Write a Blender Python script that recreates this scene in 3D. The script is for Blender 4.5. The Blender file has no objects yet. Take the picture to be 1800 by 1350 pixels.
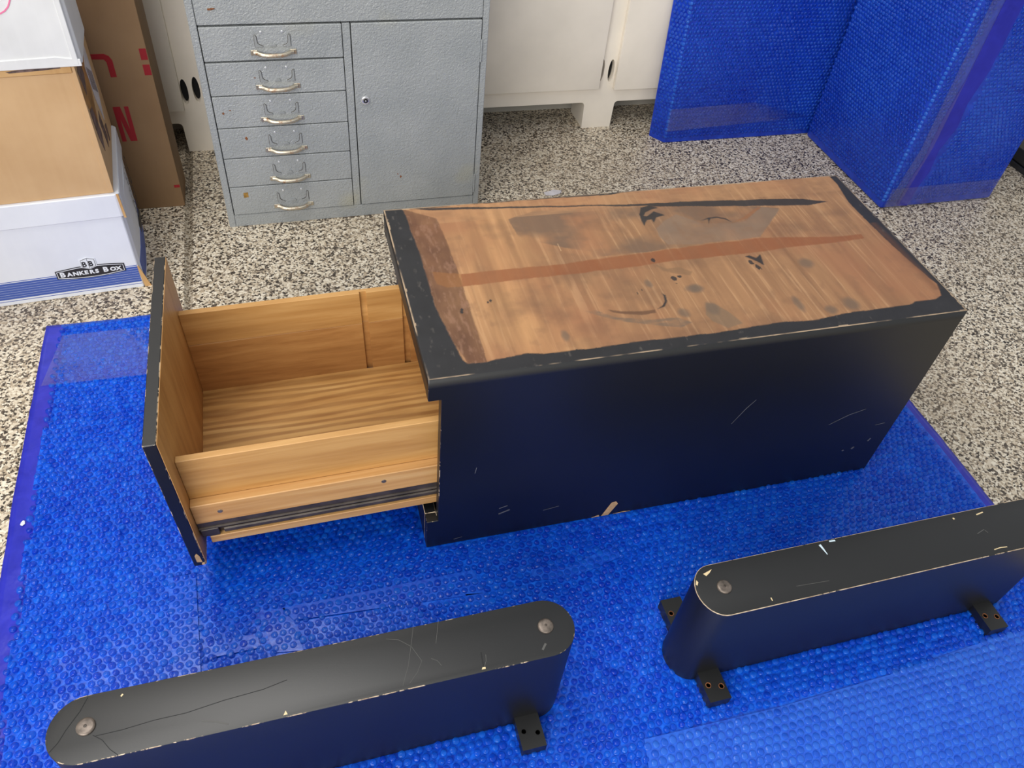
import bpy, bmesh, math, random
import numpy as np
from mathutils import Vector, Matrix

random.seed(7)
RNG = np.random.default_rng(7)
scene = bpy.context.scene
COL = scene.collection

# ------------------------------------------------------------------ camera
cam_d = bpy.data.cameras.new('camera')
cam = bpy.data.objects.new('camera', cam_d)
COL.objects.link(cam)
cam_d.sensor_fit = 'HORIZONTAL'
cam_d.sensor_width = 36.0
cam_d.lens = 1392.3 / 1800 * 36.0
cam_d.clip_start = 0.02
_r = Vector((0.9610, -0.2634, 0.0838)).normalized()
_f = Vector((0.2416, 0.6531, -0.7177)).normalized()
_u = _r.cross(_f).normalized()
_r = _f.cross(_u).normalized()
cam.matrix_world = Matrix(((_r.x, _u.x, -_f.x, 0.0), (_r.y, _u.y, -_f.y, 0.0), (_r.z, _u.z, -_f.z, 1.25), (0, 0, 0, 1)))
scene.camera = cam

# ------------------------------------------------------------------ light
world = bpy.data.worlds.new('world')
scene.world = world
world.use_nodes = True
world.node_tree.nodes['Background'].inputs[0].default_value = (0.93, 0.95, 0.97, 1)
world.node_tree.nodes['Background'].inputs[1].default_value = 0.55

# daylight through the open garage door behind the photographer, and the garage's ceiling light
def area(name, loc, target, sx, sy, energy, col):
    ld = bpy.data.lights.new(name, 'AREA'); ld.shape = 'RECTANGLE'; ld.size = sx; ld.size_y = sy
    ld.energy = energy; ld.color = col
    lo = bpy.data.objects.new(name, ld); COL.objects.link(lo); lo.location = loc
    lo.rotation_euler = (Vector(target) - Vector(loc)).to_track_quat('-Z', 'Y').to_euler()
area('garage_door_daylight', (-1.7, -2.1, 2.0), (0.6, 1.4, 0.2), 3.6, 2.2, 155, (1.0, 0.965, 0.92))
area('ceiling_light', (-0.75, 1.15, 2.85), (-0.55, 1.15, 0.0), 2.0, 1.4, 46, (1.0, 0.97, 0.93))

vs = scene.view_settings
vs.view_transform = 'Standard'
vs.look = 'None'
vs.gamma = 1.0
vs.use_curve_mapping = False
vs.exposure = 0.0

# ------------------------------------------------------------------ helpers
def lin(c):
    return tuple((v / 12.92 if v <= 0.04045 else ((v + 0.055) / 1.055) ** 2.4) for v in [x / 255.0 for x in c])

def rgba(c):
    return (*lin(c), 1.0)

class NT:
    def __init__(s, name):
        s.m = bpy.data.materials.new(name); s.m.use_nodes = True
        s.t = s.m.node_tree; s.b = s.t.nodes['Principled BSDF']
    def n(s, typ, **kw):
        nd = s.t.nodes.new(typ)
        for k, v in kw.items(): setattr(nd, k, v)
        return nd
    def l(s, a, b): s.t.links.new(a, b)
    def coord(s, scale=(1, 1, 1), rot=(0, 0, 0)):
        tc = s.n('ShaderNodeTexCoord'); mp = s.n('ShaderNodeMapping')
        mp.inputs['Scale'].default_value = scale; mp.inputs['Rotation'].default_value = rot
        s.l(tc.outputs['Object'], mp.inputs['Vector']); return mp.outputs['Vector']
    def noise(s, vec, scale, detail=3, rough=0.55, dist=0.0):
        nd = s.n('ShaderNodeTexNoise'); s.l(vec, nd.inputs['Vector'])
        nd.inputs['Scale'].default_value = scale; nd.inputs['Detail'].default_value = detail
        nd.inputs['Roughness'].default_value = rough; nd.inputs['Distortion'].default_value = dist
        return nd.outputs['Fac']
    def ramp(s, fac, stops, interp='LINEAR'):
        r = s.n('ShaderNodeValToRGB'); r.color_ramp.interpolation = interp
        el = r.color_ramp.elements
        while len(el) < len(stops): el.new(0.5)
        for e, (p, c) in zip(el, stops):
            e.position = p; e.color = c if len(c) == 4 else rgba(c)
        s.l(fac, r.inputs['Fac']); return r.outputs['Color']
    def mix(s, fac, a, b, mode='MIX'):
        x = s.n('ShaderNodeMix', data_type='RGBA', blend_type=mode)
        for sock, v in ((x.inputs[0], fac), (x.inputs[6], a), (x.inputs[7], b)):
            if isinstance(v, (int, float)): sock.default_value = v
            elif isinstance(v, tuple): sock.default_value = v if len(v) == 4 else rgba(v)
            else: s.l(v, sock)
        return x.outputs[2]
    def bump(s, h, strength=0.3, dist=0.001):
        b = s.n('ShaderNodeBump'); b.inputs['Strength'].default_value = strength
        b.inputs['Distance'].default_value = dist; s.l(h, b.inputs['Height'])
        s.l(b.outputs['Normal'], s.b.inputs['Normal'])
    def base(s, v):
        if isinstance(v, tuple): s.b.inputs['Base Color'].default_value = v if len(v) == 4 else rgba(v)
        else: s.l(v, s.b.inputs['Base Color'])
    def set(s, **kw):
        for k, v in kw.items(): s.b.inputs[k.replace('_', ' ')].default_value = v

BW = lambda v: (v, v, v, 1)

def m_plain(name, col, rough=0.5, var=0.0, vscale=8, metal=0.0, spec=0.5, bump=0.0, bscale=200):
    t = NT(name); t.set(Roughness=rough, Metallic=metal); t.b.inputs['Specular IOR Level'].default_value = spec
    v = t.coord()
    if var:
        lo_ = tuple(max(0, c * (1 - var)) for c in col); hi = tuple(min(255, c * (1 + var)) for c in col)
        t.base(t.ramp(t.noise(v, vscale, 4), [(0.3, lo_), (0.7, hi)]))
    else: t.base(tuple(col))
    if bump: t.bump(t.noise(v, bscale, 3), bump)
    return t.m

def m_wood(name, dark, mid, light, scale=(2.5, 40, 40), rough=0.45, wave=None, seed=0.0):
    t = NT(name); t.set(Roughness=rough)
    v = t.coord(scale); v2 = t.coord(tuple(s * 4 for s in scale))
    g = t.noise(v, 1.0, 5, 0.6, 0.6); g2 = t.noise(v2, 1.0, 3)
    c = t.ramp(g, [(0.28, dark), (0.5, mid), (0.72, light)])
    if wave:
        w = t.n('ShaderNodeTexWave', wave_type='BANDS', bands_direction='Y')
        t.l(t.coord(wave), w.inputs['Vector']); w.inputs['Scale'].default_value = 1.0
        w.inputs['Distortion'].default_value = 9.0; w.inputs['Detail'].default_value = 2.0; w.inputs['Detail Scale'].default_value = 0.8
        c = t.mix(t.ramp(w.outputs['Fac'], [(0.25, BW(0.0)), (0.8, BW(0.75))]), c, dark)
    c = t.mix(t.ramp(g2, [(0.35, BW(0.0)), (0.75, BW(0.35))]), c, light)
    t.base(c); t.bump(g2, 0.15, 0.0005)
    return t.m

def m_black(name, wear=0.0, base=(5, 6, 7)):
    """black satin paint; wear>0 shows bare wood in noisy patches"""
    t = NT(name); t.set(Roughness=0.43); t.b.inputs['Specular IOR Level'].default_value = 0.85
    v = t.coord()
    c = t.ramp(t.noise(v, 14, 4), [(0.3, base), (0.75, tuple(x + 4 for x in base))])
    sc = t.ramp(t.noise(t.coord((60, 160, 300)), 1.0, 5, 0.7), [(0.70, BW(0)), (0.76, BW(0.5))])
    c = t.mix(sc, c, (70, 68, 64))
    if wear:
        k = t.ramp(t.noise(v, 38, 5, 0.72), [(0.62 - wear * 0.25, BW(0)), (0.66 - wear * 0.25, BW(1))])
        c = t.mix(k, c, t.ramp(t.noise(v, 90, 2), [(0.3, (150, 126, 96)), (0.7, (214, 194, 164))]))
    t.base(c)
    t.bump(t.noise(t.coord((400, 400, 60)), 1.0, 3), 0.10, 0.0004)
    return t.m

def finish(bm, name, mats, parent=None, smooth=False, sharp=35):
    bmesh.ops.recalc_face_normals(bm, faces=bm.faces)
    me = bpy.data.meshes.new(name); bm.to_mesh(me); bm.free()
    return link(me, name, mats, parent, smooth, sharp)

def link(me, name, mats, parent=None, smooth=False, sharp=35):
    for m in (mats if isinstance(mats, (list, tuple)) else [mats]): me.materials.append(m)
    if smooth:
        me.polygons.foreach_set('use_smooth', [True] * len(me.polygons))
        if sharp < 180: me.set_sharp_from_angle(angle=math.radians(sharp))
    o = bpy.data.objects.new(name, me); COL.objects.link(o)
    if parent: o.parent = parent
    return o

def thing(name, label, cat, loc=(0, 0, 0), rz=0.0, group=None):
    o = bpy.data.objects.new(name, None); COL.objects.link(o)
    o.location = loc; o.rotation_euler = (0, 0, rz); o.empty_display_size = 0.05
    o['label'] = label; o['category'] = cat
    if group: o['group'] = group
    return o

def tag(o, label, cat, group=None):
    o['label'] = label; o['category'] = cat
    if group: o['group'] = group
    return o

def bev(bm, w, seg=1, edge_mat=False, only=None):
    es = [e for e in bm.edges if len(e.link_faces) == 2 and e.calc_face_angle(0) > 0.6]
    if only: es = [e for e in es if only(e)]
    r = bmesh.ops.bevel(bm, geom=es, offset=w, segments=seg, profile=0.6, affect='EDGES', clamp_overlap=True)
    if edge_mat:
        for f in r['faces']: f.material_index = 1

def bm_box(bm, x0, x1, y0, y1, z0, z1):
    M = Matrix.Translation(((x0 + x1) / 2, (y0 + y1) / 2, (z0 + z1) / 2)) @ Matrix.Diagonal((x1 - x0, y1 - y0, z1 - z0, 1))
    return bmesh.ops.create_cube(bm, size=1.0, matrix=M)

def box(name, x0, x1, y0, y1, z0, z1, mats, parent=None, b=0.0015, seg=1, edge=False, only=None):
    bm = bmesh.new(); bm_box(bm, x0, x1, y0, y1, z0, z1)
    if b: bev(bm, b, seg, edge, only)
    return finish(bm, name, mats, parent, seg > 1)

def prism(name, outline, axis, a0, a1, mats, parent=None, holes=(), b=0.0, seg=1, edge=False, smooth=False, only=None):
    """extrude a 2-D outline (with holes) along an axis: axis y -> outline (x,z); z -> (x,y); x -> (y,z)"""
    def P(u, v, a):
        return (u, a, v) if axis == 'y' else ((u, v, a) if axis == 'z' else (a, u, v))
    bm = bmesh.new()
    if not holes:
        vs_ = [bm.verts.new(P(u, v, a0)) for u, v in outline]
        fs = [bm.faces.new(vs_)]
    else:
        es = []
        for lp in [outline, *holes]:
            vl = [bm.verts.new(P(u, v, a0)) for u, v in lp]
            es += [bm.edges.new((vl[i], vl[(i + 1) % len(vl)])) for i in range(len(vl))]
        fs = [g for g in bmesh.ops.triangle_fill(bm, edges=es, use_beauty=True)['geom'] if isinstance(g, bmesh.types.BMFace)]
    r = bmesh.ops.extrude_face_region(bm, geom=fs)
    d = Vector(P(0, 0, a1)) - Vector(P(0, 0, a0))
    bmesh.ops.translate(bm, vec=d, verts=[g for g in r['geom'] if isinstance(g, bmesh.types.BMVert)])
    bmesh.ops.recalc_face_normals(bm, faces=bm.faces)
    if b: bev(bm, b, seg, edge, only)
    return finish(bm, name, mats, parent, smooth)

def ellipse(cx, cy, rx, ry, n=20, a0=0.0):
    return [(cx + rx * math.cos(a0 + 2 * math.pi * i / n), cy + ry * math.sin(a0 + 2 * math.pi * i / n)) for i in range(n)]

def tube(name, pts, r, mat, parent=None, n=8, flat=1.0, rad=None, smooth=True):
    """sweep a circle along a polyline"""
    bm = bmesh.new(); rings = []
    P = [Vector(p) for p in pts]
    for i, p in enumerate(P):
        t = (P[min(i + 1, len(P) - 1)] - P[max(i - 1, 0)]).normalized()
        up = Vector((0, 0, 1)) if abs(t.z) < 0.9 else Vector((0, 1, 0))
        a = t.cross(up).normalized(); c = a.cross(t).normalized()
        rr = r * (rad[i] if rad else 1.0)
        rings.append([bm.verts.new(p + a * math.cos(2 * math.pi * k / n) * rr + c * math.sin(2 * math.pi * k / n) * rr * flat) for k in range(n)])
    for A, B in zip(rings, rings[1:]):
        for k in range(n): bm.faces.new((A[k], A[(k + 1) % n], B[(k + 1) % n], B[k]))
    bm.faces.new(rings[0]); bm.faces.new(rings[-1][::-1])
    return finish(bm, name, mat, parent, smooth, 60)

def dome(name, loc, r, h, mat, parent=None, axis='z', n=24, lip=0.15):
    """a low domed disc: lathe of a small profile"""
    prof = [(r, 0), (r, h * 0.45), (r * 0.93, h * 0.75), (r * 0.75, h * 0.93), (r * 0.4, h)]
    bm = bmesh.new(); rings = []
    def W(x, y, z):
        v = {'z': (x, y, z), '-y': (x, -z, y)}[axis]
        return (loc[0] + v[0], loc[1] + v[1], loc[2] + v[2])
    for rr, zz in prof:
        rings.append([bm.verts.new(W(rr * math.cos(2 * math.pi * k / n), rr * math.sin(2 * math.pi * k / n), zz)) for k in range(n)])
    for A, B in zip(rings, rings[1:]):
        for k in range(n): bm.faces.new((A[k], A[(k + 1) % n], B[(k + 1) % n], B[k]))
    bm.faces.new(rings[-1]); bm.faces.new(rings[0][::-1])
    return finish(bm, name, mat, parent, True, 50)

def stroke(name, pts, w, depth, mat, parent, axis='y', at=0.0, closed=False):
    """flat ribbon (print, pen line) lying on a plane: pts 2-D, width w"""
    bm = bmesh.new(); L_, R_ = [], []
    P = [Vector(p) for p in pts]; n = len(P)
    ws = w if isinstance(w, (list, tuple)) else [w] * n
    for i, p in enumerate(P):
        a = P[(i - 1) % n] if closed else P[max(i - 1, 0)]; c = P[(i + 1) % n] if closed else P[min(i + 1, n - 1)]
        t = (c - a); t = t.normalized() if t.length > 0 else Vector((1, 0)); nn = Vector((-t.y, t.x)) * ws[i] * 0.5
        for lst, q in ((L_, p + nn), (R_, p - nn)):
            co = {'y': (q.x, at, q.y), 'z': (q.x, q.y, at), 'x': (at, q.x, q.y)}[axis]
            lst.append(bm.verts.new(co))
    rng = range(n) if closed else range(n - 1)
    fs = [bm.faces.new((L_[i], L_[(i + 1) % n], R_[(i + 1) % n], R_[i])) for i in rng]
    r = bmesh.ops.extrude_face_region(bm, geom=fs)
    d = {'y': Vector((0, depth, 0)), 'z': Vector((0, 0, depth)), 'x': Vector((depth, 0, 0))}[axis]
    bmesh.ops.translate(bm, vec=d, verts=[g for g in r['geom'] if isinstance(g, bmesh.types.BMVert)])
    return finish(bm, name, mat, parent)

def text(name, body, size, mat, parent, loc, sx=1.0, bold=0.0, rz=0.0, depth=0.0003):
    """upright lettering facing -y"""
    cu = bpy.data.curves.new(name, 'FONT'); cu.body = body; cu.size = size; cu.offset = bold; cu.extrude = depth
    cu.align_x = 'LEFT'; cu.resolution_u = 3
    tmp = bpy.data.objects.new(name, cu); COL.objects.link(tmp)
    dg = bpy.context.evaluated_depsgraph_get(); dg.update()
    me = bpy.data.meshes.new_from_object(tmp.evaluated_get(dg))
    bpy.data.objects.remove(tmp); bpy.data.curves.remove(cu)
    M = Matrix.Translation(loc) @ Matrix.Rotation(rz, 4, 'Z') @ Matrix.Rotation(math.pi / 2, 4, 'X') @ Matrix.Diagonal((sx, 1, 1, 1))
    me.transform(M)
    me.materials.clear()
    return link(me, name, mat, parent)

def arrays_mesh(name, verts, quads, tris=None):
    me = bpy.data.meshes.new(name)
    nq = 0 if quads is None else len(quads); nt = 0 if tris is None else len(tris)
    me.vertices.add(len(verts)); me.vertices.foreach_set('co', np.ascontiguousarray(verts, dtype=np.float32).ravel())
    lv = []; 
    if nq: lv.append(np.asarray(quads).ravel())
    if nt: lv.append(np.asarray(tris).ravel())
    lv = np.concatenate(lv).astype(np.int32)
    me.loops.add(len(lv)); me.loops.foreach_set('vertex_index', lv)
    tot = np.concatenate([np.full(nq, 4), np.full(nt, 3)]).astype(np.int32)
    st = np.concatenate([[0], np.cumsum(tot)[:-1]]).astype(np.int32)
    me.polygons.add(nq + nt); me.polygons.foreach_set('loop_start', st)
    try: me.polygons.foreach_set('loop_total', tot)
    except Exception: pass
    me.update(calc_edges=True); me.validate()
    return me

def vnoise(x, y, seed=0):
    """numpy value noise, smooth, 0..1"""
    xi = np.floor(x).astype(np.int64); yi = np.floor(y).astype(np.int64); fx = x - xi; fy = y - yi
    fx = fx * fx * (3 - 2 * fx); fy = fy * fy * (3 - 2 * fy)
    def h(a, b):
        n = (a * 374761393 + b * 668265263 + seed * 974711) & 0xffffffff
        n = ((n ^ (n >> 13)) * 1274126177) & 0xffffffff
        return ((n ^ (n >> 16)) & 0xffff) / 65535.0
    return (h(xi, yi) * (1 - fx) + h(xi + 1, yi) * fx) * (1 - fy) + (h(xi, yi + 1) * (1 - fx) + h(xi + 1, yi + 1) * fx) * fy

def fbm(x, y, seed=0, o=4):
    s = 0; a = 0.5; t = 0
    for k in range(o): s = s + a * vnoise(x * 2 ** k, y * 2 ** k, seed + k * 17); t += a; a *= 0.55
    return s / t

def inpoly(x, y, poly):
    r = np.zeros(x.shape, bool); n = len(poly); j = n - 1
    for i in range(n):
        xi, yi = poly[i]; xj, yj = poly[j]
        c = ((yi > y) != (yj > y))
        if yi != yj: r ^= c & (x < (xj - xi) * (y - yi) / (yj - yi) + xi)
        j = i
    return r

# ------------------------------------------------------------------ materials
def m_floor(name='flake_floor', dirt=0.0):
    t = NT(name); t.set(Roughness=0.42)
    tc = t.n('ShaderNodeTexCoord'); nz = t.n('ShaderNodeTexNoise'); t.l(tc.outputs['Object'], nz.inputs['Vector'])
    nz.inputs['Scale'].default_value = 130; nz.inputs['Detail'].default_value = 2
    add = t.n('ShaderNodeVectorMath', operation='MULTIPLY_ADD')
    t.l(nz.outputs['Color'], add.inputs[0]); add.inputs[1].default_value = (0.008, 0.008, 0.0); t.l(tc.outputs['Object'], add.inputs[2])
    vo = t.n('ShaderNodeTexVoronoi'); t.l(add.outputs[0], vo.inputs['Vector']); vo.inputs['Scale'].default_value = 235
    sp = t.n('ShaderNodeSeparateColor'); t.l(vo.outputs['Color'], sp.inputs[0])
    c = t.ramp(sp.outputs[0], [(0.0, (48, 42, 38)), (0.17, (90, 80, 70)), (0.27, (142, 130, 114)), (0.38, (186, 170, 146)),
                               (0.54, (218, 206, 184)), (0.82, (240, 231, 212))], 'CONSTANT')
    big = t.noise(tc.outputs['Object'], 1.6, 4)
    c = t.mix(t.ramp(big, [(0.42, BW(0.0)), (0.75, BW(0.35))]), c, (150, 132, 108))
    if dirt: c = t.mix(dirt, c, (92, 80, 62))
    t.base(c)
    t.bump(sp.outputs[1], 0.25, 0.0012)
    return t.m
M_floor = m_floor()
M_groove = m_floor('dirty_floor_joint', 0.45)

def m_wall():
    t = NT('painted_wall'); t.set(Roughness=0.8); v = t.coord()
    t.base(t.ramp(t.noise(v, 3), [(0.3, (176, 172, 162)), (0.7, (196, 192, 182))])); t.bump(t.noise(v, 120), 0.1); return t.m
M_wall = m_wall()
M_white = m_plain('cream_cabinet_paint', (240, 232, 218), 0.42, 0.03, 5, bump=0.06, bscale=60)
M_hole = m_plain('dark_catch_hole', (28, 24, 21), 0.6, 0.4, 80)
M_dark = m_plain('dark_inside', (14, 14, 15), 0.8)

def m_hammer():
    t = NT('grey_hammered_paint'); t.set(Roughness=0.33); v = t.coord()
    c = t.ramp(t.noise(v, 7, 3), [(0.3, (148, 153, 155)), (0.7, (162, 166, 167))])
    st = t.ramp(t.noise(v, 5.2, 2, 0.5), [(0.66, BW(0)), (0.80, BW(0.40))])
    c = t.mix(st, c, (170, 165, 130))
    ru = t.ramp(t.noise(t.coord((1, 1, 1.4)), 24, 6, 0.75), [(0.745, BW(0)), (0.775, BW(0.9))])
    c = t.mix(ru, c, (96, 76, 58))
    t.base(c)
    vo = t.n('ShaderNodeTexNoise'); t.l(v, vo.inputs['Vector']); vo.inputs['Scale'].default_value = 190; vo.inputs['Detail'].default_value = 1.5; vo.inputs['Distortion'].default_value = 0.8
    t.bump(vo.outputs['Fac'], 0.8, 0.0026); return t.m
M_ham = m_hammer()

def m_rustmetal():
    t = NT('rusty_chrome'); t.set(Roughness=0.32); v = t.coord()
    k = t.ramp(t.noise(v, 75, 4, 0.7), [(0.52, BW(0)), (0.68, BW(1))])
    t.base(t.mix(k, (196, 188, 170), (140, 96, 58)))
    mt = t.ramp(t.noise(v, 75, 4, 0.7), [(0.52, BW(0.75)), (0.68, BW(0.1))]); t.l(mt, t.b.inputs['Metallic']); return t.m
M_handle = m_rustmetal()
M_rust = m_plain('rust_screw', (120, 74, 42), 0.7, 0.3, 200)
M_chrome = m_plain('chrome', (225, 225, 228), 0.25, metal=0.7)
M_steel = m_plain('dull_steel', (118, 108, 100), 0.42, 0.25, 90, metal=0.6)
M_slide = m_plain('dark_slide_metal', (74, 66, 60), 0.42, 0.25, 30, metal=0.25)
M_tab = m_plain('grey_tab_paint', (146, 150, 151), 0.3)
M_rivet = m_plain('bright_rivet', (225, 228, 230), 0.25, metal=0.4)
M_sticker = m_plain('brown_sticker', (146, 112, 52), 0.4, 0.25, 120)

M_black = m_black('black_paint')
M_wear = m_black('black_paint_worn_edge', 0.35)
M_wear2 = m_black('black_paint_chipped_edge', 0.95)

M_drawer = m_wood('beech_drawer_wood', (164, 116, 62), (190, 142, 82), (212, 168, 108), (2.2, 30, 34))
M_drawer2 = m_wood('quartersawn_drawer_wood', (152, 104, 56), (176, 126, 72), (196, 148, 90), (6, 30, 50))
M_front_in = m_wood('drawer_front_inside_wood', (160, 112, 60), (184, 136, 78), (202, 156, 96), (30, 30, 3))
M_oak = m_wood('oak_plywood', (146, 98, 48), (196, 148, 84), (218, 176, 112), (2.5, 22, 22), wave=(2.6, 17, 1))
M_rail = m_wood('runner_rail_wood', (170, 122, 70), (196, 148, 90), (216, 176, 122), (2.0, 40, 40))
M_chip = m_plain('bare_wood', (196, 160, 118), 0.7, 0.15, 60)

def m_wrap(name, a, b, rough=0.2, bscale=95):
    """blue plastic film; the mottling paints in the light refracted by the bubbles"""
    t = NT(name); t.set(Roughness=rough); v = t.coord()
    n = t.noise(v, bscale, 3, 0.6, 0.8); big = t.noise(v, 5, 3)
    c = t.ramp(n, [(0.32, a), (0.68, b)])
    t.base(t.mix(t.ramp(big, [(0.35, BW(0.0)), (0.7, BW(0.35))]), c, b))
    t.bump(t.noise(v, 60, 4), 0.3, 0.002)
    return t.m
def m_bubble(name, a, b, rough=0.1, clear=0.5):
    """thin clear-blue bubble skin: part see-through, part blue"""
    t = NT(name); t.set(Roughness=rough)
    at = t.n('ShaderNodeAttribute'); at.attribute_name = 'tone'
    t.base(t.ramp(at.outputs['Fac'], [(0.0, a), (1.0, b)]))
    tr = t.n('ShaderNodeBsdfTransparent'); tr.inputs[0].default_value = (0.80, 0.90, 1.0, 1)
    mx = t.n('ShaderNodeMixShader'); mx.inputs[0].default_value = clear
    t.l(t.b.outputs[0], mx.inputs[1]); t.l(tr.outputs[0], mx.inputs[2])
    t.l(mx.outputs[0], t.t.nodes['Material Output'].inputs['Surface'])
    return t.m
M_film = m_wrap('blue_film', (0, 50, 182), (18, 108, 238), 0.22)
M_bub = m_bubble('blue_bubbles', (0, 58, 202), (22, 120, 242), 0.06, 0.50)
M_film_l = m_wrap('pale_blue_film', (26, 78, 202), (46, 110, 228), 0.22)
M_bub_l = m_bubble('pale_blue_bubbles', (38, 100, 222), (66, 136, 240), 0.08, 0.45)
M_film_m = m_wrap('mid_blue_film', (12, 62, 190), (34, 102, 226), 0.2)
M_seam = m_wrap('smooth_seam_film', (18, 26, 156), (30, 40, 178), 0.25, 20)
M_edge = m_wrap('flat_blue_film_margin', (34, 40, 166), (48, 54, 190), 0.25, 20)
M_film_d = m_wrap('deep_blue_film', (6, 38, 158), (24, 70, 198), 0.30, 40)
M_bub_d = m_bubble('deep_blue_bubbles', (6, 42, 168), (44, 104, 222), 0.20, 0.25)

def m_tape():
    t = NT('clear_packing_tape'); t.set(Roughness=0.14); t.base((190, 196, 214))
    t.bump(t.noise(t.coord(), 50, 3), 0.5, 0.003)
    tr = t.n('ShaderNodeBsdfTransparent'); tr.inputs[0].default_value = (0.97, 0.97, 0.98, 1)
    gl = t.n('ShaderNodeBsdfGlossy'); gl.inputs['Roughness'].default_value = 0.16
    nrm = [n for n in t.t.nodes if n.bl_idname == 'ShaderNodeBump'][0]; t.l(nrm.outputs[0], gl.inputs['Normal'])
    mx = t.n('ShaderNodeMixShader'); mx.inputs[0].default_value = 0.07
    t.l(tr.outputs[0], mx.inputs[1]); t.l(gl.outputs[0], mx.inputs[2])
    t.l(mx.outputs[0], t.t.nodes['Material Output'].inputs['Surface']); return t.m
M_tape = m_tape()

def m_card(name, a, b, rough=0.75):
    t = NT(name); t.set(Roughness=rough); v = t.coord(); 
    c = t.ramp(t.noise(v, 6, 4), [(0.3, a), (0.7, b)])
    fl = t.ramp(t.noise(t.coord((90, 90, 2)), 1.0, 2), [(0.45, BW(0)), (0.8, BW(0.25))])
    t.base(t.mix(fl, c, b)); t.bump(t.noise(v, 30, 4), 0.15, 0.002); return t.m
M_card = m_card('tan_cardboard', (188, 152, 110), (204, 170, 128))
M_card2 = m_card('brown_cardboard', (140, 110, 78), (154, 124, 90))
M_cardedge = m_card('cardboard_cut_edge', (178, 136, 84), (214, 176, 124))
M_wbox = m_card('white_printed_cardboard', (214, 218, 228), (226, 230, 238), 0.5)
M_wbox2 = m_card('glossy_white_cardboard', (206, 208, 210), (226, 228, 230), 0.35)
M_blue_ink = m_plain('blue_print', (64, 90, 168), 0.5)
M_black_ink = m_plain('black_print', (36, 34, 38), 0.5)
M_white_ink = m_plain('white_print', (226, 230, 238), 0.5)
M_red_ink = m_plain('red_print', (158, 26, 36), 0.6)
M_pink = m_plain('pink_marker', (226, 120, 160), 0.6)
M_pen = m_plain('black_marker', (40, 38, 40), 0.6)
M_label = m_plain('paper_label', (206, 202, 206), 0.6, 0.06, 40)
M_brtape = m_plain('torn_brown_tape', (150, 108, 60), 0.3, 0.3, 30)
M_print = m_plain('smudged_print', (92, 74, 70), 0.6, 0.4, 60)
M_blackcase = m_plain('black_plastic', (34, 36, 38), 0.35, 0.15, 20)

# ------------------------------------------------------------------ setting
bm = bmesh.new()
JX, JW, JD = -0.252, 0.010, 0.006
def q(*c):
    return bm.faces.new([bm.verts.new(v) for v in c])
y0, y1 = -2.6, 2.72
q((-3, y0, 0), (JX - JW, y0, 0), (JX - JW, y1, 0), (-3, y1, 0))
q((JX + JW, y0, 0), (4, y0, 0), (4, y1, 0), (JX + JW, y1, 0))
g1 = q((JX - JW, y0, 0), (JX, y0, -JD), (JX, y1, -JD), (JX - JW, y1, 0)); g1.material_index = 1
g2 = q((JX, y0, -JD), (JX + JW, y0, 0), (JX + JW, y1, 0), (JX, y1, -JD)); g2.material_index = 1
floor = finish(bm, 'floor', [M_floor, M_groove]); floor['kind'] = 'structure'
# make sure the floor faces up
wall = box('wall_back', -3, 4, 2.66, 2.76, 0, 1.95, M_wall, b=0); wall['kind'] = 'structure'  # unseen back wall, top kept low so reflections on the legs clear it
wall = box('added_shade_wall', -1.20, -1.10, 0.9, 2.66, 0, 2.3, M_wall, b=0); wall['kind'] = 'structure'  # unseen wall, added to block ambient light and darken the left corner

# ------------------------------------------------------------------ white built-in cabinet run
FY = 2.2066
cab = thing('built_in_cabinet', 'long cream-white built-in cabinet run on short square feet along the back', 'cabinet', (0, 0, 0))
holes = [ellipse(cx, cz, 0.0095, 0.036, 20) for cx, cz in ((-0.229, 0.178), (-0.198, 0.183), (0.9835, 0.190), (1.0165, 0.187))]
fr = []   # face frame outline with its feet (x, z)
X0, X1, ZT, RZ = -1.08, 2.75, 1.02, 0.087
pts = [(X0, RZ)]
for fx0, fx1 in ((-0.253, -0.150), (0.945, 1.047), (2.14, 2.24)):
    pts += [(fx0 - 0.010, RZ), (fx0 - 0.003, RZ - 0.003), (fx0, RZ - 0.010), (fx0 + 0.002, 0.0), (fx1 - 0.002, 0.0), (fx1, RZ - 0.010), (fx1 + 0.003, RZ - 0.003), (fx1 + 0.010, RZ)]
pts += [(X1, RZ), (X1, ZT), (X0, ZT)]
prism('face_frame', pts, 'y', FY, FY + 0.020, M_white, cab, holes=holes, b=0)
for fx0, fx1 in ((-0.253, -0.150), (0.945, 1.047), (2.14, 2.24)):
    box('foot', fx0 + 0.002, fx1 - 0.002, FY + 0.020, FY + 0.11, 0, RZ, M_white, cab, b=0.001)
box('cabinet_carcass', X0, X1, FY + 0.0205, 2.655, RZ + 0.002, ZT, M_dark, cab, b=0)
box('kick_board', X0, X1, 2.34, 2.36, 0, RZ + 0.002, M_wall, cab, b=0)
box('worktop', X0, X1 + .02, FY - 0.03, 2.658, ZT, ZT + 0.04, M_white, cab, b=0.003)
for dx0, dx1, z0 in ((-0.83, -0.238, 0.1305), (-0.165, 0.37, 0.1305), (0.39, 0.979, 0.137), (1.031, 1.60, 0.1315), (1.62, 2.16, 0.1315)):
    box('door', dx0, dx1, FY - 0.016, FY - 0.0005, z0, ZT - 0.04, M_white, cab, b=0.002, seg=2)

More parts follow.
